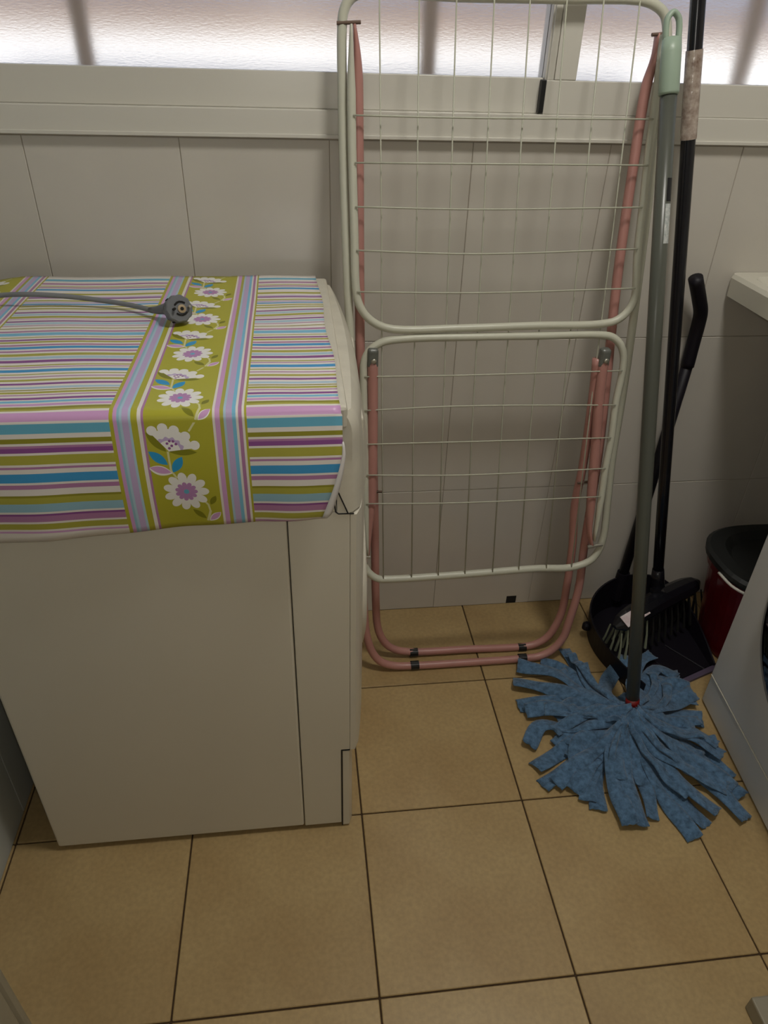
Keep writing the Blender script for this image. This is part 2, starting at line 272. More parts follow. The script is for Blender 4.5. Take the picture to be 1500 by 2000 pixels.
# ------------------------------------------------------------------ setting
X0, X1, Y0, YW, ZC = -0.936, 1.16, -2.42, 0.254, 2.4
T = 0.31
fl = link('floor', bx(X0 - .1, X1 + .1, Y0 - .1, YW + .12, -0.06, -0.0035), M['floor_grout']); tag(fl, kind='structure')
me_tile = None
for i in range(-4, 5):
    for j in range(-8, 2):
        x0, x1 = max(i * T + .0014, X0), min((i + 1) * T - .0014, X1)
        y0, y1 = max(j * T + .0014, Y0), min((j + 1) * T - .0014, YW + .002)
        if x1 - x0 < .002 or y1 - y0 < .002: continue
        bm = bx(-(x1 - x0) / 2, (x1 - x0) / 2, -(y1 - y0) / 2, (y1 - y0) / 2, -0.008, 0, bev=0.0012, seg=1)
        link('tile', bm, M['floor'], fl, loc=((x0 + x1) / 2, (y0 + y1) / 2, 0))
# back wall below, beside and above the window
wb = link('wall_back', bx(X0 - .1, X1 + .1, YW + .0018, YW + .16, 0, 1.071), M['grout']); tag(wb, kind='structure')
WX, WZ, WW, WH = -0.0762, -0.003, 0.25, 0.357
for k in range(-4, 6):
    for r in range(3):
        x0, x1 = max(WX + k * WW + .0005, X0), min(WX + (k + 1) * WW - .0005, X1)
        z0, z1 = max(WZ + r * WH + .0007, 0.0015), min(WZ + (r + 1) * WH - .0007, 1.069)
        if x1 - x0 < .01: continue
        if k == 0 and r == 0:   # tile with a small square cut-out at the floor
            bm = prism([(x0, z0), (.1145, z0), (.1145, .0245), (.1405, .0245), (.1405, z0), (x1, z0), (x1, z1), (x0, z1)], YW, YW + .008)
        else:
            bm = bx(x0, x1, YW, YW + .008, z0, z1, bev=.0008, seg=1)
        link('tile', bm, M['wall_tile'], wb)
link('wall_cavity', bx(.1145, .1405, YW + .0010, YW + .0028, .0, .0245), M['dark_gap'], wb)
for nm, a in (('upper_wall', (X0 - .1, X1 + .1, YW, YW + .16, 1.95, ZC)), ('side_wall', (X1 - .06, X1 + .1, YW, YW + .16, 1.071, 1.95))):
    link(nm, bx(*a), M['plaster'], wb)
# left wall: tiled
wl = link('wall_left', bx(X0 - .12, X0 - .004, Y0, YW, 0, ZC), M['grout']); tag(wl, kind='structure')
for k in range(11):
    for r in range(7):
        y1 = YW - .001 - k * WW; y0 = max(y1 - WW + .0015, Y0)
        z0, z1 = max(WZ + r * WH + .0007, .0015), min(WZ + (r + 1) * WH - .0007, ZC)
        if z1 - z0 < .02: continue
        link('tile', bx(X0 - .006, X0 + .002, y0, y1, z0, z1, bev=.0008, seg=1), M['left_tile'], wl)
wr = link('wall_right', bx(X1, X1 + .12, Y0, YW, 0, ZC), M['plaster']); tag(wr, kind='structure')
wf = link('wall_front', bx(X0 - .1, X1 + .1, Y0 - .12, Y0, 0, ZC), M['plaster']); tag(wf, kind='structure')
ce = link('ceiling', bx(X0 - .1, X1 + .1, Y0 - .1, YW + .16, ZC, ZC + .1), M['plaster']); tag(ce, kind='structure')
# doorway remains at the lower corners of the photograph
bm = bmesh.new(); box(bm, .243, .36, -.95, -.689, 0, .034, bev=.003); box(bm, .262, .36, -.95, -.700, .034, .046, bev=.003)
link('trim_1', bm, M['trim'])['kind'] = 'structure'
bm = bmesh.new()
box(bm, X0, -.731, -.90, -.712, 0, 2.05, bev=.004)
tube(bm, [(-.727, -.724, 0), (-.727, -.724, 2.05)], .008, 12)
box(bm, -.80, -.717, -.90, -.735, 0, 2.05, bev=.004)
link('trim_2', bm, M['trim'])['kind'] = 'structure'
# ------------------------------------------------------------------ window
win = link('window_1', bx(X0, X1 - .06, .246, .33, 1.0712, 1.1125, bev=.0015), M['alu']); win['kind'] = 'structure'
link('window_head', bx(X0, X1 - .06, .246, .33, 1.91, 1.95, bev=.0015), M['alu'], win)
link('bottom_lip', bx(X0, X1 - .06, .242, .25, 1.0705, 1.0765, bev=.001), M['alu'], win)
# sliding sash, set back
ls = link('sash', bx(X0, .036, .262, .286, 1.1125, 1.1655, bev=.0015), M['alu'], win)
link('sash_top', bx(X0, .036, .262, .286, 1.86, 1.91, bev=.0015), M['alu'], ls)
link('meeting_stile', bx(.037, .0515, .256, .30, 1.1125, 1.91, bev=.0015), M['alu'], ls)
link('glass_pane', bx(X0 + .002, .037, .272, .276, 1.160, 1.87), M['frosted'], ls)
link('brush_seal', bx(.0305, .0385, .2485, .2615, 1.1145, 1.163, bev=.001), M['black_rubber'], win)
# fixed sash on the right, in front
rs = link('sash', bx(.0385, X1 - .06, .249, .275, 1.1125, 1.163, bev=.0015), M['alu'], win)
link('stile', bx(.0515, .089, .249, .275, 1.163, 1.91, bev=.0015), M['alu'], rs)
link('stile', bx(.0395, .0510, .2515, .27, 1.163, 1.91, bev=.001), M['alu'], rs)
link('sash_top', bx(.0385, X1 - .06, .249, .275, 1.86, 1.91, bev=.0015), M['alu'], rs)
link('glass_pane', bx(.087, X1 - .062, .260, .264, 1.160, 1.87), M['frosted'], rs)
# outside: railing posts, sunlit parapet, facade
rail = thing('balcony_railing', 'blurred grey railing posts behind the frosted window glass', 'railing', (-.13, .45, 1.0))
for x in (-1.18, -.747, -.131, .492, 1.1):
    world_child(link('post', bx(x - .013, x + .013, .44, .466, 0.9, 2.4, bev=.003), M['post']), rail)
world_child(link('rail_bar', bx(-1.3, 1.2, .435, .47, 2.4, 2.44, bev=.003), M['post']), rail)
pa = link('parapet', bx(-6, 6, 2.0, 2.2, -1.0, 1.200), M['parapet']); tag(pa, 'white sunlit parapet seen blurred through the lower window glass', 'wall')
fa = link('facade', bx(-8, 8, 3.6, 3.9, -1.0, 1.385), M['tan_wall']); tag(fa, 'tan building wall blurred behind the upper part of the window glass', 'building')
link('coping', bx(-8, 8, 3.55, 3.95, 1.385, 1.393), M['post'], fa)
# ------------------------------------------------------------------ ceiling lamp (lights the room, above the frame)
cl = thing('ceiling_lamp', 'round white ceiling lamp in the middle of the laundry room', 'lamp', (.12, -.50, ZC))
link('lamp_base', lathe([(.19, 0), (.195, -.02), (.19, -.05), (.17, -.055)], 32), M['alu'], cl)
md = mat('lamp_diffuser', (1, 1, 1, 1), 0.5); md.node_tree.nodes['Principled BSDF'].inputs['Emission Color'].default_value = (1, .96, .88, 1)
md.node_tree.nodes['Principled BSDF'].inputs['Emission Strength'].default_value = 2.0
link('lamp_diffuser', lathe([(.165, -.05), (.16, -.08), (.12, -.10), (.04, -.108)], 32), md, cl, smooth=True)
# ------------------------------------------------------------------ left washing machine
wm = thing('washing_machine', 'white washing machine on the left, seen from its side, under the striped cover', 'washing machine', (-.585, -.066, 0))
W = lambda n, bm, m, **k: world_child(link(n, bm, m, **k), wm)
xa, xb, ya, yb = -.849, -.3325, -.3315, .200
W('body', bx(xa, -.4169, ya, yb, .012, .836, bev=.004), M['enamel'])
W('front_section', prism([(-.4157, .012), (-.3487, .012), (-.3487, .2185), (-.334, .2185), (-.334, .700), (-.4157, .700)], ya, yb, bev=.0015), M['enamel'])
W('upper_front_section', bx(-.4157, -.3525, ya, yb, .7, .836, bev=.002), M['enamel'])
# front panel, bowed outward, above the kick plate
def bowed(x0, xf, z0, z1, bow, lean=0.0, n=16, y0=ya, y1=yb, zs=6, edge=.008):
    bm = bmesh.new(); G = []
    for a in range(zs + 1):
        t = a / zs; z = z0 + (z1 - z0) * t; row = []
        for k in range(n + 1):
            s = k / n; y = y0 + (y1 - y0) * s
            e = 1 - max(0, 1 - min(s, 1 - s) * (y1 - y0) / edge) ** 2
            x = x0 + (xf - x0) * (0.72 + .28 * e) + bow * math.sin(PI * s) ** .8 * (1 - lean * t) - (.010 * max(0, (t - .8) / .2) ** 2 if lean else 0)
            row.append(bm.verts.new((x, y, z)))
        G.append(row)
    B = [[bm.verts.new((x0, y0 + (y1 - y0) * k / n, z0 + (z1 - z0) * a / zs)) for k in range(n + 1)] for a in range(zs + 1)]
    for a in range(zs):
        for k in range(n):
            bm.faces.new([G[a][k], G[a][k + 1], G[a + 1][k + 1], G[a + 1][k]])
            bm.faces.new([B[a][k], B[a + 1][k], B[a + 1][k + 1], B[a][k + 1]])
    for k in range(n):
        bm.faces.new([G[0][k], B[0][k], B[0][k + 1], G[0][k + 1]]); bm.faces.new([G[zs][k], G[zs][k + 1], B[zs][k + 1], B[zs][k]])
    for a in range(zs):
        bm.faces.new([G[a][0], G[a + 1][0], B[a + 1][0], B[a][0]]); bm.faces.new([G[a][n], B[a][n], B[a + 1][n], G[a + 1][n]])
    bmesh.ops.recalc_face_normals(bm, faces=bm.faces); return bm
W('front_panel', bowed(-.3338, -.3225, .2185, .6955, .026, n=32), M['enamel']).data.set_sharp_from_angle(angle=.6)
W('kick_plate', bowed(-.3462, -.3310, .006, .2150, .012, n=32), M['enamel']).data.set_sharp_from_angle(angle=.6)
W('plinth', bx(-.40, -.3495, ya + .01, yb - .01, .0, .215), M['dark_gap'])
W('control_panel', bowed(-.3510, -.3240, .6995, .842, .033, lean=.62, n=40, zs=16), M['enamel_panel'], smooth=True).data.set_sharp_from_angle(angle=.9)
# slanting joint line and lower lip of the control panel on its side
cpj = tb([(-.3560, ya - .0002, .748), (-.3370, ya - .0002, .698)], .0010, 6); W('panel_joint', cpj, M['dark_gap'])
W('panel_lip', tb([(-.3545, ya - .0002, .712), (-.3530, ya - .0002, .7005), (-.3495, ya - .0002, .6975), (-.329, ya - .0002, .6970)], .0010, 6), M['dark_gap'])
W('kick_plate_gap', bx(-.3485, -.3462, ya - .0006, ya + .01, .004, .2175), M['black_rubber'])
W('kick_plate_top_gap', bx(-.3485, -.334, ya - .0004, ya + .01, .2165, .218), M['dark_gap'])
W('lid', bx(xa - .002, -.3372, ya - .002, yb + .002, .820, .8515, bev=.005), M['enamel_panel'])
dr_ = W('door', lathe([(.165, -.322), (.17, -.302), (.155, -.2975), (.135, -.2965)], 40, axis='x', center=(0, -.066, .44)), M['enamel'], smooth=True)
dg = link('door_glass', lathe([(.134, -.2975), (.11, -.2955), (.06, -.2945), (.01, -.294)], 40, axis='x', center=(0, -.066, .44)), M['glass_dark'], dr_, smooth=True)
W('control_knob', lathe([(.026, -.316), (.026, -.3005), (.022, -.299), (.005, -.299)], 28, axis='x', center=(0, .06, .765)), M['enamel_panel'])
W('detergent_drawer', bx(-.33, -.3085, -.24, -.14, .735, .79, bev=.004), M['enamel_panel'])
for (fx, fy) in ((xa + .05, ya + .05), (xa + .05, yb - .05), (-.42, ya + .05), (-.42, yb - .05)):
    W('foot', lathe([(.02, 0), (.022, .006), (.012, .02)], 16, center=(fx, fy, 0)), M['black_rubber'])
# ------------------------------------------------------------------ printed cover (pattern = flat print)
class NG:
    def __init__(s, nt): s.nt = nt
    def m(s, op, a, b=None, c=None, clamp=False):
        n = s.nt.nodes.new('ShaderNodeMath'); n.operation = op; n.use_clamp = clamp
        for i, v in enumerate((a, b, c)):
            if v is None: continue
            if isinstance(v, (int, float)): n.inputs[i].default_value = v
            else: s.nt.links.new(v, n.inputs[i])
        return n.outputs[0]
    def lt(s, a, b): return s.m('LESS_THAN', a, b)
    def rot(s, x, y, cx, cy, ang):
        ca, sa = math.cos(ang), math.sin(ang)
        X = s.m('ADD', s.m('MULTIPLY', x, ca), s.m('MULTIPLY_ADD', y, sa, -(cx * ca + cy * sa)))
        Y = s.m('ADD', s.m('MULTIPLY', x, -sa), s.m('MULTIPLY_ADD', y, ca, (cx * sa - cy * ca)))
        return X, Y
    def circ(s, x, y, cx, cy, r):
        X = s.m('SUBTRACT', x, cx); Y = s.m('SUBTRACT', y, cy)
        return s.lt(s.m('ADD', s.m('MULTIPLY', X, X), s.m('MULTIPLY', Y, Y)), r * r)
    def leaf(s, x, y, cx, cy, L, Wd, deg):
        X, Y = s.rot(x, y, cx, cy, math.radians(deg))
        q = s.m('DIVIDE', X, L / 2); h = s.m('MULTIPLY', s.m('SUBTRACT', 1.0, s.m('MULTIPLY', q, q)), Wd / 2)
        return s.lt(s.m('ABSOLUTE', Y), h)
    def seg(s, x, y, p, q, wd):
        L = math.hypot(q[0] - p[0], q[1] - p[1]); ang = math.atan2(q[1] - p[1], q[0] - p[0])
        X, Y = s.rot(x, y, (p[0] + q[0]) / 2, (p[1] + q[1]) / 2, ang)
        return s.m('MULTIPLY', s.lt(s.m('ABSOLUTE', X), L / 2 + wd * .3), s.lt(s.m('ABSOLUTE', Y), wd / 2))
    def mx(s, *a):
        r = a[0]
        for b in a[1:]: r = s.m('MAXIMUM', r, b)
        return r
    def over(s, base, mask, col):
        n = s.nt.nodes.new('ShaderNodeMix'); n.data_type = 'RGBA'
        s.nt.links.new(mask, n.inputs['Factor']); s.nt.links.new(base, n.inputs['A'])
        if isinstance(col, tuple): n.inputs['B'].default_value = col
        else: s.nt.links.new(col, n.inputs['B'])
        return n.outputs['Result']
    def ramp(s, fac, stops, interp='CONSTANT'):
        n = s.nt.nodes.new('ShaderNodeValToRGB'); cr = n.color_ramp; cr.interpolation = interp
        cr.elements[0].position = stops[0][0]; cr.elements[0].color = stops[0][1]
        cr.elements[1].position = stops[1][0]; cr.elements[1].color = stops[1][1]
        for p_, c_ in stops[2:]:
            e = cr.elements.new(p_); e.color = c_
        s.nt.links.new(fac, n.inputs['Fac']); return n.outputs['Color']
PC = dict(white=srgb(228, 222, 216), pink=srgb(206, 158, 204), mauve=srgb(176, 124, 166), purple=srgb(140, 80, 146), olive=srgb(172, 168, 70),
          dolive=srgb(144, 140, 44), teal=srgb(104, 176, 204), teal2=srgb(146, 186, 204), blue=srgb(66, 152, 206), lblue=srgb(124, 188, 218),
          pale=srgb(172, 200, 216), lilac=srgb(190, 170, 208), band=srgb(176, 172, 52), petal=srgb(236, 234, 230), stem=srgb(214, 212, 160),
          leafblue=srgb(44, 150, 204), leafdark=srgb(126, 126, 24), core=srgb(184, 136, 186))
STR = [(-0.148,-0.1428,'pink'),(-0.1402,-0.1325,'olive'),(-0.1289,-0.1222,'mauve'),(-0.1222,-0.1172,'purple'),(-0.1152,-0.1052,'teal2'),(-0.1032,-0.0958,'olive'),(-0.0958,-0.0918,'dolive'),(-0.0855,-0.0792,'mauve'),(-0.0759,-0.064,'blue'),(-0.0598,-0.0546,'mauve'),(-0.0532,-0.0421,'olive'),(-0.038,-0.0325,'purple'),(-0.0325,-0.0294,'mauve'),(-0.0276,-0.0222,'dolive'),(-0.0177,-0.0063,'teal'),(-0.0012,0.0100,'pink'),(0.0145,0.0187,'olive'),(0.0187,0.0221,'dolive'),(0.0259,0.0308,'pink'),(0.0337,0.0399,'lblue'),(0.0444,0.0491,'purple'),(0.0533,0.0563,'mauve'),(0.0591,0.0644,'olive'),(0.0676,0.0713,'dolive'),(0.074,0.0796,'pale'),(0.0851,0.0924,'purple'),(0.0973,0.1038,'olive'),(0.1089,0.1125,'mauve'),(0.1156,0.1205,'olive'),(0.126,0.1333,'blue'),(0.1382,0.1412,'mauve'),(0.1459,0.1502,'olive'),(0.1573,0.1651,'purple'),(0.1687,0.1754,'pale'),(0.1794,0.1887,'olive'),(0.1935,0.1977,'mauve'),(0.2039,0.2133,'blue'),(0.2173,0.2213,'mauve'),(0.2261,0.2316,'olive'),(0.237,0.2425,'purple'),(0.2467,0.2504,'olive'),(0.2557,0.2663,'lblue'),(0.2709,0.275,'mauve'),(0.2826,0.2876,'dolive'),(0.2939,0.2987,'mauve'),(0.3012,0.3088,'pale'),(0.3128,0.319,'purple'),(0.3234,0.3272,'pink'),(0.3291,0.338,'olive'),(0.3403,0.3484,'pale'),(0.3523,0.3589,'purple'),(0.3689,0.3743,'olive'),(0.3801,0.3852,'olive'),(0.3904,0.3984,'blue'),(0.3999,0.4044,'lilac'),(0.409,0.4133,'olive'),(0.4213,0.4278,'purple'),(0.4285,0.4352,'lilac'),(0.4426,0.4501,'olive'),(0.4653,0.475,'blue'),(0.4789,0.4848,'mauve'),(0.4888,0.4928,'olive'),(0.4988,0.5089,'mauve'),(0.5192,0.5296,'teal')]
def print_mat():
    m = mat('printed_oilcloth', (1, 1, 1, 1), 0.38, bump=0.0); nt = m.node_tree; g = NG(nt); b = nt.nodes['Principled BSDF']
    uv = nt.nodes.new('ShaderNodeUVMap'); uv.uv_map = 'UVMap'
    sp = nt.nodes.new('ShaderNodeSeparateXYZ'); nt.links.new(uv.outputs['UV'], sp.inputs[0])
    U, V = sp.outputs['X'], sp.outputs['Y']      # metres: U across, V along the drape, 0 at the front fold
    lo, hi = -0.165, 0.56
    n_ = lambda v: (v - lo) / (hi - lo)
    Vn = g.m('DIVIDE', g.m('SUBTRACT', V, lo), hi - lo)
    stops = []
    last = lo
    for a, c, col in STR:
        if a - last > .0006: stops.append((last, PC['white']))
        stops.append((max(a, last), PC[col])); last = c
    stops.append((last, PC['white']))
    chunks = []; i = 0
    while i < len(stops): chunks.append(stops[i:i + 30]); i += 30
    base = None
    for ch in chunks:
        st = [(n_(p_), c_) for p_, c_ in ch]
        col = g.ramp(Vn, st)
        if base is None: base = col
        else: base = g.over(base, g.m('GREATER_THAN', Vn, st[0][0]), col)
    # floral band, repeated every 0.36 m
    um = g.m('SUBTRACT', g.m('FLOORED_MODULO', g.m('ADD', U, .610 + .36 * 4), .36), 0.0)   # 0 at the band's left edge
    S = [(0, 'band'), (.003, 'pink'), (.0075, 'teal2'), (.0100, 'pale'), (.0130, 'lilac'), (.0210, 'pale'), (.0235, 'band'), (.0300, 'white'), (.0345, 'mauve'), (.037, 'band'),
         (.114, 'white'), (.118, 'pink'), (.1225, 'olive'), (.1275, 'pale'), (.130, 'lilac'), (.137, 'lblue'), (.1415, 'white'), (.1445, 'mauve'), (.149, 'white'), (.151, 'band'), (.1545, 'white')]
    bandc = g.ramp(g.m('DIVIDE', um, .36), [(p_ / .36, PC[c_]) for p_, c_ in S])
    base = g.over(base, g.lt(um, .1545), bandc)
    # motif
    du = g.m('SUBTRACT', um, .0755)
    P_ = .138
    dv = g.m('SUBTRACT', g.m('FLOORED_MODULO', g.m('ADD', V, -.0415 + .048 + P_ * 4), P_), .048)
    inb = g.m('MULTIPLY', g.lt(g.m('ABSOLUTE', g.m('SUBTRACT', um, .0755)), .0385), g.m('GREATER_THAN', V, -.1425))
    def put(mask, col):
        nonlocal base
        base = g.over(base, g.m('MULTIPLY', mask, inb), PC[col])
    sg = lambda a, c, w_=.0024: g.seg(du, dv, a, c, w_)
    put(g.mx(sg((.018, -.012), (.024, -.020)), sg((.024, -.020), (.0255, -.030)), sg((.0255, -.030), (.021, -.044), .003), sg((.0205, .0925), (.012, .080)),
             sg((-.009, .020), (-.0144, .030)), sg((-.0144, .030), (-.0150, .054))), 'stem')
    put(g.mx(g.leaf(du, dv, .0305, -.0134, .015, .007, 60), g.leaf(du, dv, .012, -.034, .021, .0075, -45), g.leaf(du, dv, -.027, .067, .032, .010, -50), g.leaf(du, dv, .0025, .0537, .032, .0085, -3)), 'leafdark')
    put(g.mx(g.leaf(du, dv, .0305, -.0385, .020, .0095, 42), g.leaf(du, dv, -.0263, .0305, .028, .0125, -18)), 'petal')
    put(g.mx(g.leaf(du, dv, .0308, -.0380, .018, .0070, 42), g.leaf(du, dv, -.0263, .0312, .025, .0088, -18)), 'pink')
    put(g.mx(g.leaf(du, dv, -.027, .0468, .027, .0110, -42), g.leaf(du, dv, -.006, .0375, .024, .0110, 58)), 'leafblue')
    # full flower: eleven petals
    r = g.m('SQRT', g.m('ADD', g.m('MULTIPLY', du, du), g.m('MULTIPLY', dv, dv)))
    th = g.m('ARCTAN2', dv, du)
    sc_ = g.m('ABSOLUTE', g.m('COSINE', g.m('MULTIPLY', th, 5.5)))
    rp = g.m('MULTIPLY_ADD', g.m('POWER', sc_, .55), .0100, .0170)
    put(g.lt(r, rp), 'petal')
    put(g.lt(r, g.m('MULTIPLY_ADD', g.m('POWER', sc_, .5), .0042, .0092)), 'core')
    put(g.lt(r, .0032), 'teal')
    # half flower: a fan of five petals
    fx, fy = -.0136, .055
    hx = g.m('SUBTRACT', du, fx); hy = g.m('SUBTRACT', dv, fy)
    hr = g.m('SQRT', g.m('ADD', g.m('MULTIPLY', hx, hx), g.m('MULTIPLY', hy, hy))); ht = g.m('ARCTAN2', hy, hx)
    fan = g.m('MULTIPLY', g.lt(hr, .0280), g.m('MULTIPLY', g.m('GREATER_THAN', ht, math.radians(6)), g.lt(ht, math.radians(128))))
    pet = [g.leaf(du, dv, fx + .019 * math.cos(math.radians(a)) * L, fy + .019 * math.sin(math.radians(a)) * L, .042 * L, .019, a) for a, L in ((124, 1.0), (98, .93), (72, .85), (42, .85), (14, .95))]
    tips = [g.circ(du, dv, fx + R0 * math.cos(math.radians(a)), fy + R0 * math.sin(math.radians(a)), .0058) for a, R0 in ((122, .031), (98, .0295), (72, .0275), (42, .0275), (13, .031))]
    put(g.mx(fan, *tips), 'petal')
    put(g.m('MULTIPLY', g.m('GREATER_THAN', hr, .0135), g.m('MULTIPLY', g.lt(g.m('ADD', hr, g.m('MULTIPLY', g.m('SINE', g.m('MULTIPLY', ht, 14)), .001)), .0175), fan)), 'lilac')
    put(g.mx(*[g.circ(du, dv, fx + a, fy + c, .0016) for a, c in ((-.001, .010), (.004, .007), (.001, .004), (.009, .009), (.006, .0125), (.002, .013))]), 'purple')
    nt.links.new(base, b.inputs['Base Color'])
    return m
M['print'] = print_mat()
cv = thing('machine_cover', 'striped and flowered plastic cover draped over the left washing machine', 'cover', (-.62, -.06, .855))
def drape(u):
    "right-edge taper and sag, returns list of (x, y, z, v)"
    out = []
    zt = .8536
    bot = .688 + (u + .768) * .0430
    if u < -.80: bot -= 0
    ys = [.205 - i * (.205 + .333) / 46 for i in range(47)]
    for y in ys:
        t = max(0, (u + .50) / .155)
        wob = .0014 * t * math.sin(y * 34 + 2.0) + .0009 * math.sin(u * 31 + y * 13)
        sag = -.010 * max(0, (-.853 - u) / .07) ** 1.5
        out.append((u, y, zt + max(wob, -.0006) + .0006 + sag, y + .345))
    r = .011
    for k in range(1, 7):
        a = k / 6 * PI / 2
        out.append((u, -.333 - r * math.sin(a), zt - r + r * math.cos(a), .012 - r * a))
    v0 = .012 - r * PI / 2
    n = 18; L = (zt - r) - bot
    for k in range(1, n + 1):
        t = k / n; z = zt - r - L * t
        bulge = .006 * math.sin(PI * t * .9) + .004 * t * (1 + math.sin(u * 17 + 1)) + .0012 * math.sin(u * 60) * t
        out.append((u, -.344 - bulge, z, v0 - L * t))
    return out
def cover_mesh():
    bm = bmesh.new(); uvl = bm.loops.layers.uv.new('UVMap'); cols = []
    us = [-.928 + i * (.928 - .3445) / 60 for i in range(61)]
    for i, u in enumerate(us):
        col = []
        for (x, y, z, v) in drape(u):
            # right edge: the back corner sits a little further left, the hanging part tapers away
            s = max(0, (u + .47) / .12)
            if v > .0: x += -.010 * s * (y + .33) / .53 + .002 * s * math.sin(y * 25)
            else:
                q = max(0, (.800 - z)) / .095
                x -= .026 * s * min(q, 1.2) ** 1.25
            col.append((bm.verts.new((x, y, z)), u, v))
        cols.append(col)
    n = len(cols[0])
    for a, c in zip(cols, cols[1:]):
        for k in range(n - 1):
            q = [a[k], a[k + 1], c[k + 1], c[k]]
            f = bm.faces.new([t[0] for t in q]); f.smooth = True
            for lp, t in zip(f.loops, q):
                # printed stripes keep their position across the taper
                lp[uvl].uv = (t[0].co.x if t[2] < 0 else t[1], t[2])
    bmesh.ops.recalc_face_normals(bm, faces=bm.faces)
    return bm, [c[0].co.copy() for c in cols[-1]]
bm, edge = cover_mesh()
sheet = world_child(link('sheet', bm, M['print']), cv)
md_ = sheet.modifiers.new('thickness', 'SOLIDIFY'); md_.thickness = .0009; md_.offset = 0
# the white reverse of the cover, curled back along its right edge
bm = bmesh.new(); R1_, R2_ = [], []
ed = [e for e in edge if e.z < .815 and e.y < -.34]
for i, e in enumerate(ed):
    t = i / (len(ed) - 1)
    wd = .0015 + .011 * t ** .8
    R1_.append(bm.verts.new(e + Vector((-.0005, -.0008, 0)))); R2_.append([bm.verts.new(e + Vector((wd * .5, -.0025 * t, .001))), bm.verts.new(e + Vector((wd, .004 * t, .003 * t)))])
for i in range(len(ed) - 1):
    f = bm.faces.new([R1_[i], R1_[i + 1], R2_[i + 1][0], R2_[i][0]]); f.smooth = True
    f = bm.faces.new([R2_[i][0], R2_[i + 1][0], R2_[i + 1][1], R2_[i][1]]); f.smooth = True
hem = world_child(link('curled_edge', bm, mat('white_cloth_back', srgb(222, 218, 216), .6)), cv); hem['label'] = 'white reverse side of the cover curling back'
m_ = hem.modifiers.new('thickness', 'SOLIDIFY'); m_.thickness = .0008
# ------------------------------------------------------------------ power cord
pc = thing('power_cord', 'grey power cord with round plug lying on the striped cover', 'power cord', (-.57, -.04, .8555))
P = D['CABLE'][:-1]
P = [(-.925, .012, .862)] + [list(p_) for p_ in P] + [[-.607, -.018, .866]]
world_child(link('cable', tb(smooth_path(P, 6), .0038, 12), M['cord'], smooth=True), pc)
c0 = Vector((-.566, -.046, .8765))
ax = Vector((.42, -.80, .40)).normalized()
s_ = Vector((0, 0, 1)).cross(ax).normalized(); u_ = ax.cross(s_)
def disc(prof, n=32, lobes=0, amp=0.0, ctr=c0, off=(0, 0), capped=True):
    bm = bmesh.new(); rings = []
    for d, r in prof:
        rings.append([bm.verts.new(ctr + ax * d + s_ * (off[0] + r * (1 + amp * math.cos(lobes * 2 * PI * k / n)) * math.cos(2 * PI * k / n)) + u_ * (off[1] + r * (1 + amp * math.cos(lobes * 2 * PI * k / n)) * math.sin(2 * PI * k / n))) for k in range(n)])
    for a, c in zip(rings, rings[1:]):
        for k in range(n): bm.faces.new([a[k], a[(k + 1) % n], c[(k + 1) % n], c[k]])
    if capped: bm.faces.new(rings[0][::-1]); bm.faces.new(rings[-1])
    bmesh.ops.recalc_face_normals(bm, faces=bm.faces); return bm
pg = world_child(link('plug', disc([(-.016, .006), (-.0155, .013), (-.012, .0175), (-.002, .0195), (.006, .0200), (.009, .0195), (.0105, .0180)], 40, 10, .035), M['plug'], smooth=False), pc)
pg['label'] = 'round grey plug head with brass earth contact'
def sub(n_, bm, m, **k):
    o = link(n_, bm, m, pg, **k); o.location = (0, 0, 0); return o
sub('plug_neck', tb([(-.612, -.013, .8655), (-.600, -.022, .868), (-.588, -.030, .872), (-.575, -.038, .876)], [.0042, .0058, .0078, .011], 16), M['plug'], smooth=True)
sub('earth_contact', disc([(.0100, .0062), (.0122, .0060), (.0124, .0030)], 20, off=(.003, -.001)), M['brass'])
sub('earth_hole', disc([(.0100, .0026), (.0128, .0026)], 14, off=(.003, -.001)), M['dark_gap'])
for oy in (.0095, -.0098):
    sub('contact_slot', tb([c0 + ax * .0112 + s_ * a + u_ * (oy * (1 - 6e3 * (a - .002) ** 2) if abs(a) < .02 else 0) for a in (-.006, -.002, .002, .006, .0095)], .0013, 8), M['dark_gap'])
for ox in (-.0092, .0135):
    sub('pin', tb([c0 + ax * .008 + s_ * ox, c0 + ax * .018 + s_ * ox], .0019, 10), M['dark_gap'] if ox < 0 else M['steel'])
for a in (.4, 1.3, 2.2, 4.2, 5.1):
    q = s_ * math.cos(a) * .0185 + u_ * math.sin(a) * .0185
    sub('grip_groove', tb([c0 + ax * -.006 + q, c0 + ax * .004 + q * 1.03], .0018, 8), M['dark_gap'])
# ------------------------------------------------------------------ drying rack
rk = thing('drying_rack', 'folded drying rack with cream wire grids and pink tubular legs, leaning below the window', 'drying rack', (-.03, .07, 0))
K = lambda n, bm, m, **k: world_child(link(n, bm, m, **k), rk)
mf = K('main_frame', tb(smooth_path(D['MAIN'], 4, closed=True), .0078, 12, closed=True, ref=(0, -1, 0)), M['cream_tube'], smooth=True)
for P in D['VWIRES']:
    a, c = Vector(P[0]), Vector(P[1]); o = link('wire', tb([a, a.lerp(c, .33) + Vector((.0006, -.001, 0)), a.lerp(c, .66) + Vector((-.0008, -.001, 0)), c], .0013, 6), M['wire'], mf, smooth=True)
    o.location = (0, 0, 0)
def flatten(path, r, e0=True, e1=True, d=.035):
    P = [Vector(p_) for p_ in path]; f = []
    for q in P:
        v = 1.0
        if e0: v = min(v, .32 + .68 * min(1, (q - P[0]).length / d))
        if e1: v = min(v, .32 + .68 * min(1, (q - P[-1]).length / d))
        f.append(v)
    return f
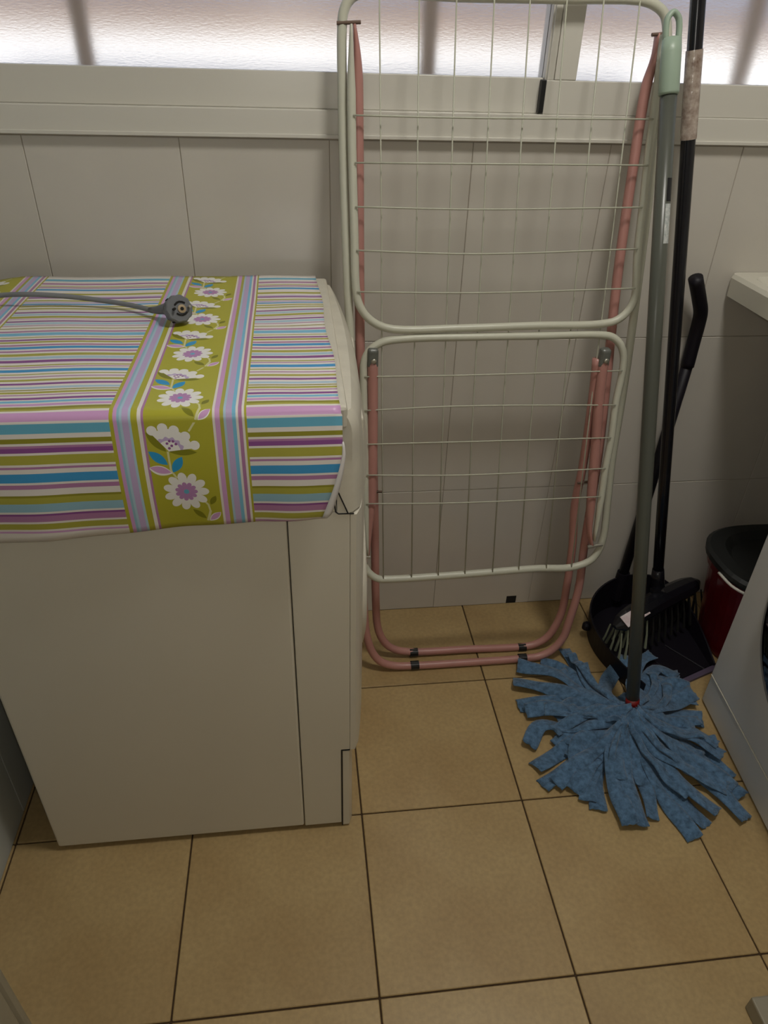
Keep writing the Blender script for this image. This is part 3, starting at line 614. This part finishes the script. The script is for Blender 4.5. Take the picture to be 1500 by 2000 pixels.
def wing(name, key, wires, r=.0072):
    P = smooth_path(D[key], 5); f = flatten(P, r, d=.09)
    o = K(name, tb(P, r, 12, flat=f, ref=(1, 0, 0)), M['cream_tube'], smooth=True)
    for L in D[wires]:
        w_ = link('wire', tb(smooth_path(L, 5), .0014, 6), M['wire'], o, smooth=True); w_.location = (0, 0, 0)
    return o
wu = wing('folding_wing', 'UPWING', 'HWU'); wu['label'] = 'upper cream wing with horizontal wires'
wl_ = wing('folding_wing', 'LOWING', 'HWL'); wl_['label'] = 'lower cream wing with horizontal wires'
P = smooth_path(D['LEGOUT'], 5); lo_ = K('leg_frame', tb(P, .0088, 14, flat=flatten(P, 1, d=.07), ref=(1, 0, 0)), M['pink_tube'], smooth=True); lo_['label'] = 'outer pink leg tube reaching the top'
P = smooth_path(D['LEGIN'], 5); li_ = K('leg_frame', tb(P, .0088, 14), M['pink_tube'], smooth=True); li_['label'] = 'inner pink leg tube ending at the grey brackets'
for key in ('STRUTL', 'STRUTR'):
    P = smooth_path(D[key], 6); K('strut', tb(P, .0098, 14, flat=flatten(P, 1, e0=False, d=.11), ref=(1, 0, 0)), M['pink_tube'], smooth=True)
for i, c in enumerate(D['CLIPS']):
    L_ = lo_ if i > 1 else li_
    bm = tb([(c[0] - .0095, c[1] - .0002, c[2]), (c[0] + .0095, c[1], c[2])], .0102, 16)
    tube(bm, [(c[0] - .010, c[1] - .002, c[2] + .010), (c[0] + .008, c[1] - .002, c[2] + .010)], .0022, 8)
    o = link('rubber_foot', bm, M['black_rubber'], L_); o.location = (0, 0, 0)
for key in ('STRUTL', 'STRUTR'):
    c = Vector(D[key][0]); c.y += .0005; c.z -= .003
    bm = bx(c.x - .0100, c.x + .0100, c.y - .0115, c.y + .008, c.z - .024, c.z + .014, bev=.006, seg=3)
    b_ = K('bracket', bm, M['grey_plastic'])
    o = link('screw', lathe([(.0052, 0), (.005, -.0025), (.003, -.0038)], 16, axis='y', center=(c.x + .001, c.y - .0113, c.z - .008)), M['steel'], b_, smooth=True); o.location = (0, 0, 0)
B = [Vector(q) for q in D['BOLTS']]
K('hinge_bolt', tb([B[0] + Vector((-.002, 0, 0)), B[1] + Vector((.006, 0, 0))], .0027, 10), M['rust'])
K('hinge_bolt', tb([B[2], B[3]], .0027, 10), M['rust'])
K('hinge_bolt', tb([B[4] + Vector((-.004, -.004, 0)), B[5] + Vector((.012, -.004, 0))], .0036, 10), M['steel'])
K('hinge_bolt', tb([B[6] + Vector((-.014, -.004, 0)), B[6] + Vector((.006, -.004, 0))], .0036, 10), M['steel'])
for (a, c) in (((-.262, .105, .452), (-.235, .105, .452)), ((.172, .105, .455), (.205, .105, .458))):
    K('pivot_rivet', tb([a, c], .0026, 8), M['rust'])
# ------------------------------------------------------------------ sink
sk = thing('laundry_sink', 'white ceramic laundry sink on the back wall at the right edge', 'sink', (.72, .08, .6))
S_ = lambda n, bm, m, **k: world_child(link(n, bm, m, **k), sk)
def rrect(x0, x1, y0, y1, r, n=5):
    out = []
    for cx, cy, a0 in ((x1 - r, y1 - r, 0), (x0 + r, y1 - r, 90), (x0 + r, y0 + r, 180), (x1 - r, y0 + r, 270)):
        for k in range(n + 1):
            a = math.radians(a0 + 90 * k / n); out.append((cx + r * math.cos(a), cy + r * math.sin(a)))
    return out
def loft(levels, capped=True):
    bm = bmesh.new(); rings = [[bm.verts.new((x, y, z)) for x, y in pts] for pts, z in levels]; n = len(rings[0])
    for a, c in zip(rings, rings[1:]):
        for k in range(n): bm.faces.new([a[k], a[(k + 1) % n], c[(k + 1) % n], c[k]])
    if capped: bm.faces.new(rings[0][::-1]); bm.faces.new(rings[-1])
    bmesh.ops.recalc_face_normals(bm, faces=bm.faces); return bm
sx0, sx1, sy0, sy1 = .466, .98, -.085, .253
S_('rim', loft([(rrect(.64, .93, -.03, .20, .03), .60), (rrect(.63, .94, -.035, .21, .03), .78), (rrect(sx0 + .008, sx1 - .008, sy0 + .008, sy1, .012), .797), (rrect(sx0 + .003, sx1 - .003, sy0 + .003, sy1, .012), .800),
              (rrect(sx0 + .0015, sx1 - .0015, sy0 + .0015, sy1, .012), .836), (rrect(sx0 + .006, sx1 - .006, sy0 + .006, sy1, .012), .8435), (rrect(sx0 + .028, sx1 - .03, sy0 + .03, sy1 - .03, .03), .8435),
              (rrect(sx0 + .038, sx1 - .04, sy0 + .04, sy1 - .04, .03), .832), (rrect(.655, .915, -.015, .185, .03), .79), (rrect(.67, .90, 0, .17, .03), .63)]), M['ceramic'], smooth=False)
S_('drain', lathe([(.022, .631), (.022, .634), (.012, .634)], 20, center=(.79, .085, 0)), M['steel'])
# ------------------------------------------------------------------ right washing machine (turned a little)
rm = thing('washing_machine', 'white front-loading washing machine at the right edge with round dark door', 'washing machine', (.469, -.104, 0), math.radians(-5.6))
# local frame: front face x=0 looking to -x, y from 0 (far corner) to -.585 (near)
R_ = lambda n, bm, m, **k: link(n, bm, m, rm, **k)
R_('body', bx(.012, .565, -.585, 0, .012, .845, bev=.004), M['enamel_cool'])
R_('front_panel', bx(0, .0125, -.585, 0, .0855, .845, bev=.003), M['enamel_cool'])
R_('kick_plate', bx(.001, .0125, -.584, -.001, .006, .0835, bev=.002), M['enamel_cool'])
R_('panel_seam', bx(-.0012, .010, -.583, -.002, .0830, .0860, bev=.0008), M['ceramic'])
R_('top_cover', bx(-.002, .57, -.588, .003, .846, .868, bev=.006), M['enamel_cool'])
dc = (0, -.2925, .405)
d2 = R_('door', lathe([(.222, .002), (.221, -.004), (.214, -.0075), (.206, -.006), (.198, -.010), (.190, -.024), (.182, -.028)], 64, axis='x', center=dc, capped=False), M['enamel_cool'], smooth=True)
link('door_glass', lathe([(.183, -.026), (.178, -.031), (.16, -.036), (.11, -.044), (.05, -.049), (.004, -.050)], 56, axis='x', center=dc), M['glass_dark'], d2, smooth=True)
R_('detergent_drawer', bx(-.006, .004, -.20, -.02, .755, .835, bev=.003), M['enamel_cool'])
R_('control_knob', lathe([(.028, 0), (.027, -.02), (.02, -.024), (.003, -.024)], 28, axis='x', center=(0, -.30, .795)), M['grey_plastic'])
for fx in (.05, .52):
    for fy in (-.05, -.53): R_('foot', lathe([(.02, 0), (.022, .006), (.012, .02)], 16, center=(fx, fy, 0)), M['black_rubber'])
# ------------------------------------------------------------------ bucket
bk = thing('mop_bucket', 'dark red mop bucket with black wringer, in the corner beside the right machine', 'bucket', (.675, .065, 0))
def oval(a, b_, n=40, p_=2.6, cx=0.0, cy=0.0):
    out = []
    for k in range(n):
        t = 2 * PI * k / n; c, s = math.cos(t), math.sin(t)
        out.append((cx + a * math.copysign(abs(c) ** (2 / p_), c), cy + b_ * math.copysign(abs(s) ** (2 / p_), s)))
    return out
B_ = lambda n, bm, m, **k: link(n, bm, m, bk, **k)
B_('body', loft([(oval(.108, .098), 0), (oval(.112, .102), .006), (oval(.140, .118), 0.2150), (oval(.146, .123), 0.2178), (oval(.147, .124), 0.2397), (oval(.141, .119), 0.2434), (oval(.135, .113), .23), (oval(.105, .095), .012)]), M['bucket_red'], smooth=False)
B_('wringer', loft([(oval(.144, .121), 0.2397), (oval(.156, .132), 0.2434), (oval(.158, .134), 0.2580), (oval(.150, .127), 0.2635), (oval(.128, .108, cx=.012), 0.2599), (oval(.112, .095, cx=.015), 0.2397), (oval(.100, .086, cx=.02), 0.2361), (oval(.088, .076, cx=.022), .22), (oval(.05, .045, cx=.025), 0.1556)]), M['bucket_grey'], smooth=False)
B_('handle', tb(smooth_path([(-.158, -.02, .243), (-.150, -.075, .243), (-.112, -.118, .243), (-.05, -.140, .243), (.03, -.146, .243), (.10, -.125, .243)], 5), .0032, 8), M['alu'], smooth=True)
# ------------------------------------------------------------------ dustpan
dp = thing('dustpan', 'black and purple upright dustpan with a long handle bent at its top', 'dustpan', (.41, .08, 0))
Q = lambda n, bm, m, **k: world_child(link(n, bm, m, **k), dp)
out_ = [(.333, -.093), (.303, -.035), (.280, .035), (.276, .095), (.290, .150), (.325, .195), (.375, .222), (.44, .232), (.50, .222), (.538, .185), (.553, .125), (.554, .06), (.549, -.013)]
hts = [.050, .055, .062, .068, .074, .082, .092, .094, .088, .070, .05, .034, .014]
OP = smooth_path([(x, y, h) for (x, y), h in zip(out_, hts)], 4)
bm = bmesh.new()
cen = Vector((.42, .07, 0)); A_, Bv, Cv, Dv = [], [], [], []
for q in OP:
    o2 = Vector((q.x, q.y, 0)); ins = (cen - o2).normalized()
    A_.append(bm.verts.new(o2 + Vector((0, 0, .001)) + ins * .006)); Bv.append(bm.verts.new((q.x, q.y, q.z)))
    Cv.append(bm.verts.new(Vector((q.x, q.y, q.z)) + ins * .004)); Dv.append(bm.verts.new(o2 + ins * .011 + Vector((0, 0, .004))))
for i in range(len(OP) - 1):
    for a, c in ((A_, Bv), (Bv, Cv), (Cv, Dv)): bm.faces.new([a[i], a[i + 1], c[i + 1], c[i]])
bm.faces.new(A_); bm.faces.new(Dv[::-1])
for a, c in ((A_, Bv), (Bv, Cv), (Cv, Dv)):
    pass
bm.faces.new([A_[0], Bv[0], Cv[0], Dv[0]]); bm.faces.new([A_[-1], Bv[-1], Cv[-1], Dv[-1]]); bm.faces.new([A_[0], Dv[0], Dv[-1], A_[-1]])
bmesh.ops.recalc_face_normals(bm, faces=bm.faces)
Q('pan', bm, M['purple'])
Q('lip', prism([(.331, -.102), (.334, -.090), (.550, -.008), (.556, -.020)], .0012, .0075, 'z'), M['lip'])['label'] = 'mauve rubber lip'
Q('pan_ridge', tb([(.462, .065, .0045), (.522, -.020, .0045)], .0028, 8), M['purple'])
Q('pan_ridge', tb([(.40, .040, .0045), (.452, -.048, .0045)], .0022, 8), M['purple'])
Q('side_lug', lathe([(.004, -.004), (.010, 0), (.010, .012), (.005, .018)], 16, center=(.2755, .115, .030)), M['purple'])
Q('socket', tb([(.396, .221, .030), (.398, .223, .11)], [.019, .0155], 16), M['purple'])
HD = [(.396, .222, .07), (.409, .228, .35), (.4215, .2345, .70)]
Q('handle', tb(HD, .0120, 14), M['purple'], smooth=True)
Q('handle_grip', tb(smooth_path([(.4205, .2335, .655), (.4200, .2345, .70), (.4185, .2325, .745), (.4130, .227, .772), (.398, .219, .800), (.372, .209, .846)], 5), [.0138] * 26, 16), M['purple'], smooth=True)
# ------------------------------------------------------------------ broom
br = thing('broom', 'black-handled broom with its head standing in the dustpan', 'broom', (.44, .12, .03))
G = lambda n, bm, m, **k: world_child(link(n, bm, m, **k), br)
bt, bb = Vector((.2575, .2215, 1.285)), Vector((.4455, .140, .122))
dz = (bt - bb)
P = [bb + dz * t for t in (0, .25, .5, .75, 1.0, 1.12)]
G('handle', tb(P, .0122, 16), M['black_tube'], smooth=True)
G('label_sleeve', tb([bb + dz * t for t in (.826, .86, .89, .937)], .0136, 16, cap=False), M['sleeve'], smooth=True)['label'] = 'wrinkled clear sleeve with a brown label'
G('collar', tb([bb + dz * t for t in (-.012, .0, .03, .05)], [.019, .018, .0155, .0135], 16), M['black_tube'], smooth=True)
hl, hr_ = Vector((.306, .045, .096)), Vector((.562, .160, .122))
hd = (hr_ - hl).normalized(); hf = Vector((hd.y, -hd.x, 0)).normalized()      # forward (towards the camera)
bm = bmesh.new(); rings = []
for i in range(15):
    t = i / 14; e = max(1 - (2 * t - 1) ** 6, .06) ** .5; c = hl.lerp(hr_, t) + Vector((0, 0, .012 * math.sin(PI * t)))
    prof = [(-.024, -.012), (.024, -.014), (.027, -.004), (.020, .010), (.006, .017), (-.012, .016), (-.024, .008)]
    rings.append([bm.verts.new(c + hf * a * e + Vector((0, 0, b_ * e))) for a, b_ in prof])
for a, c in zip(rings, rings[1:]):
    for k in range(7): bm.faces.new([a[k], a[(k + 1) % 7], c[(k + 1) % 7], c[k]])
bm.faces.new(rings[0][::-1]); bm.faces.new(rings[-1]); bmesh.ops.recalc_face_normals(bm, faces=bm.faces)
G('head', bm, M['black_tube'])
G('neck', tb([hl.lerp(hr_, .5) + Vector((0, 0, .012)), bb + Vector((0, 0, -.005))], [.024, .0185], 16), M['black_tube'])
for i in range(14):
    for j in range(3):
        t = .03 + .94 * i / 13; c = hl.lerp(hr_, t) + hf * (.018 - .018 * j) + Vector((0, 0, -.010))
        fan = (t - .5) * .03
        e = c + hd * fan + hf * (.020 - .012 * j) + Vector((0, 0, -.066 - .02 * (t)))
        e.z = max(e.z, .012)
        G('bristle_tuft', tb([c, c.lerp(e, .5) + hf * .002, e], [.0018, .0026, .0036], 7), M['bristle'] if t < .36 else M['dark_bristle'])
# sticker on the head
c = hl.lerp(hr_, .17) + Vector((0, 0, .0220)); q = [c - hd * .034 + hf * .026 + Vector((0, 0, -.010)), c + hd * .038 + hf * .024 + Vector((0, 0, -.006)), c + hd * .036 - hf * .002 + Vector((0, 0, .003)), c - hd * .034 - hf * .002 + Vector((0, 0, -.001))]
bm = bmesh.new(); v1 = [bm.verts.new(p_) for p_ in q]; v2 = [bm.verts.new(p_ + Vector((0, 0, .0012))) for p_ in q]
bm.faces.new(v1[::-1]); bm.faces.new(v2)
for k in range(4): bm.faces.new([v1[k], v1[(k + 1) % 4], v2[(k + 1) % 4], v2[k]])
G('sticker', bm, M['sticker_print'])['label'] = 'white printed sticker'
# ------------------------------------------------------------------ mop
mp_ = thing('mop', 'mop with grey handle and blue microfibre strips spread over the tiles', 'mop', (.2754, -.1545, 0))
N_ = lambda n, bm, m, **k: world_child(link(n, bm, m, **k), mp_)
m0, m1 = Vector((.2754, -.1545, .052)), Vector((.2068, .190, 1.2656)); dm = m1 - m0
N_('handle', tb([m0 + dm * t for t in (.0, .3, .6, .925)], .0132, 18), M['grey_tube'], smooth=True)
N_('collar', tb([m0 + dm * t for t in (.004, .020)], [.0146, .0140], 18), M['red'], smooth=True)['label'] = 'red socket collar'
N_('socket', tb([m0 + dm * t for t in (-.03, .004)], [.022, .0146], 18), M['red'])
# mint end cap with a hanging hole
dn = dm.normalized(); sx = Vector((1, 0, 0)); sx = (sx - sx.dot(dn) * dn).normalized(); sy = dn.cross(sx)
def capbm():
    bm = bmesh.new(); n = 24; prof = []
    L0 = .905; c0_ = m0 + dm * L0; LL = (m1 - c0_).length
    rings = []
    for d, rx, ry in ((0, .0150, .0150), (.004, .0160, .0160), (LL * .5, .0158, .0150), (LL * .66, .0150, .0125)):
        rings.append([bm.verts.new(c0_ + dn * d + sx * (rx * math.cos(2 * PI * k / n)) + sy * (ry * math.sin(2 * PI * k / n))) for k in range(n)])
    for a, c in zip(rings, rings[1:]):
        for k in range(n): bm.faces.new([a[k], a[(k + 1) % n], c[(k + 1) % n], c[k]])
    bm.faces.new(rings[0][::-1]); bm.faces.new(rings[-1])
    base = c0_ + dn * (LL * .64)
    loop = [base + sx * a + dn * b_ for a, b_ in ((-.0105, 0), (-.0108, .018), (-.0085, .030), (0, .0375), (.0085, .030), (.0108, .018), (.0105, 0))]
    lp = smooth_path(loop, 4); tube(bm, lp, .0046, 10, flat=[1.35] * len(lp), ref=sy)
    bmesh.ops.recalc_face_normals(bm, faces=bm.faces); return bm
N_('end_cap', capbm(), M['mint'], smooth=True)['label'] = 'mint green end cap with a hanging hole'
def on_handle(t0, t1, a0, a1, rr, m, name):
    bm = bmesh.new(); rows = []
    for i in range(7):
        c = m0 + dm * (t0 + (t1 - t0) * i / 6)
        rows.append([bm.verts.new(c + (sx * math.cos(math.radians(a0 + (a1 - a0) * k / 6)) + sy * math.sin(math.radians(a0 + (a1 - a0) * k / 6))) * rr) for k in range(7)])
    for a, c in zip(rows, rows[1:]):
        for k in range(6): bm.faces.new([a[k], a[k + 1], c[k + 1], c[k]])
    o = N_(name, bm, m); md = o.modifiers.new('t', 'SOLIDIFY'); md.thickness = .0005; return o
fs = 1 if sy.y > 0 else -1
on_handle(.728, .777, -fs * 92, -fs * 30, .01345, M['white'], 'label')['label'] = 'white torn label'
on_handle(.780, .808, -fs * 88, -fs * 30, .01345, M['black_tube'], 'label')['label'] = 'black label'
# strips
hub = Vector((.270, -.168, .036))
def strip(path, wd, lift, seed, curl=1.0, layer=0.0):
    rnd = random.Random(seed)
    P2 = [Vector((min(x, .4792 + .098 * y - wd * .55 - .004), y, 0)) for x, y in path]   # stop short of the machine front
    a0 = (P2[0] - Vector((hub.x, hub.y, 0))).normalized() if (P2[0] - Vector((hub.x, hub.y, 0))).length > 1e-4 else Vector((1, 0, 0))
    pts = [Vector((hub.x, hub.y, 0)) + a0 * .006] + P2
    pts = smooth_path(pts, 7); N = len(pts); bm = bmesh.new()
    tot = sum((pts[i + 1] - pts[i]).length for i in range(N - 1)); acc = 0; top, bot = [], []
    ph, ph2 = rnd.uniform(0, 6), rnd.uniform(0, 6); nW = 6
    fr = [rnd.uniform(-.0018, .0018) for _ in range(nW + 1)]
    for i, q in enumerate(pts):
        if i: acc += (pts[i] - pts[i - 1]).length
        t = acc / tot
        d = (pts[min(i + 1, N - 1)] - pts[max(i - 1, 0)]).normalized(); s = Vector((-d.y, d.x, 0))
        zc = .0032 + layer + (hub.z + lift * .8) * max(0, 1 - t / .62) ** 1.7 + .0035 * curl * (math.sin(acc * 55 + ph) + 1) * (1 - .45 * t)
        w_ = wd * (.42 + .58 * min(1, t / .38)) * (1 + .07 * math.sin(acc * 70 + ph2))
        rt, rb = [], []
        for k in range(nW + 1):
            o_ = (k / nW - .5) * 2
            arch = (.0060 * (1 - t) ** .6 + .0022 * curl * math.sin(acc * 40 + ph2)) * (1 - o_ * o_)
            tw = .0078 * curl * math.sin(acc * 28 + ph) * o_ * (1 - .3 * t)
            z = max(zc + arch + tw, .0032)
            pos = q + s * (w_ / 2 * o_) + Vector((0, 0, z))
            if i == N - 1: pos += d * fr[k]
            rt.append(bm.verts.new(pos)); rb.append(bm.verts.new(pos - Vector((0, 0, .0024))))
        top.append(rt); bot.append(rb)
    for i in range(N - 1):
        for k in range(nW):
            bm.faces.new([top[i][k], top[i][k + 1], top[i + 1][k + 1], top[i + 1][k]]); bm.faces.new([bot[i][k], bot[i + 1][k], bot[i + 1][k + 1], bot[i][k + 1]])
        bm.faces.new([top[i][0], top[i + 1][0], bot[i + 1][0], bot[i][0]]); bm.faces.new([top[i][nW], bot[i][nW], bot[i + 1][nW], top[i + 1][nW]])
    for r_ in (0, N - 1):
        for k in range(nW): bm.faces.new([top[r_][k], bot[r_][k], bot[r_][k + 1], top[r_][k + 1]])
    bmesh.ops.recalc_face_normals(bm, faces=bm.faces)
    return bm
for i, pth in enumerate(D['STRIPS']):
    wd = .032 if i < 30 else .034
    wd *= {3: .75, 24: .8, 25: .9, 16: .85}.get(i, 1.0)
    ly = .0021 * (i * 7 % 9) + (.004 if i >= 30 else 0)
    N_('strip', strip(pth, wd, random.uniform(-.006, .012), 100 + i, 1.0, ly), M['blue'], smooth=True)
# a loop of cloth knotted around the hub
for i in range(9):
    a = i * 2 * PI / 9 + .3
    q = [(hub.x + math.cos(a + k * .35) * r_, hub.y + math.sin(a + k * .35) * r_) for k, r_ in enumerate((.018, .038, .062, .085))]
    N_('strip', strip(q, .026, .010, 300 + i, 1.3, .012), M['blue'], smooth=True)
# twisted, rope-like strips lying on top of the flat ones
def rope(path, w0, seed, z0=.036):
    rnd = random.Random(seed); pts = smooth_path([Vector((x, y, 0)) for x, y in path], 8); N = len(pts); bm = bmesh.new(); rings = []
    for i, q in enumerate(pts):
        t = i / (N - 1); d = (pts[min(i + 1, N - 1)] - pts[max(i - 1, 0)]).normalized(); s = Vector((-d.y, d.x, 0)); up = Vector((0, 0, 1))
        z = z0 * (1 - t) ** 1.3 + .020 + .004 * math.sin(i * .8 + seed); a0 = .9 * math.sin(t * 5 + seed) * (1 - t)
        wd = w0 * (.55 + .9 * t); th = .0062 * (1 - .6 * t); ring = []
        for k in range(14):
            a = 2 * PI * k / 14; x = math.cos(a) * wd / 2 * (1 + .12 * math.sin(3 * a + i * .5)); y = math.sin(a) * th * (1 + .35 * math.sin(4 * a + i * .35))
            ring.append(bm.verts.new(q + s * (x * math.cos(a0) - y * math.sin(a0)) + up * (max(z + x * math.sin(a0) + y * math.cos(a0), .003))))
        rings.append(ring)
    for a, c in zip(rings, rings[1:]):
        for k in range(14): bm.faces.new([a[k], a[(k + 1) % 14], c[(k + 1) % 14], c[k]])
    bm.faces.new(rings[0][::-1]); bm.faces.new(rings[-1]); bmesh.ops.recalc_face_normals(bm, faces=bm.faces); return bm
for i, (pth, w_) in enumerate(zip(D['ROPES'], (.016, .017, .015, .020, .018, .022, .020, .018, .020, .016, .018, .022, .018, .016))):
    N_('strip', rope(pth, w_, 40 + i), M['blue'], smooth=True)
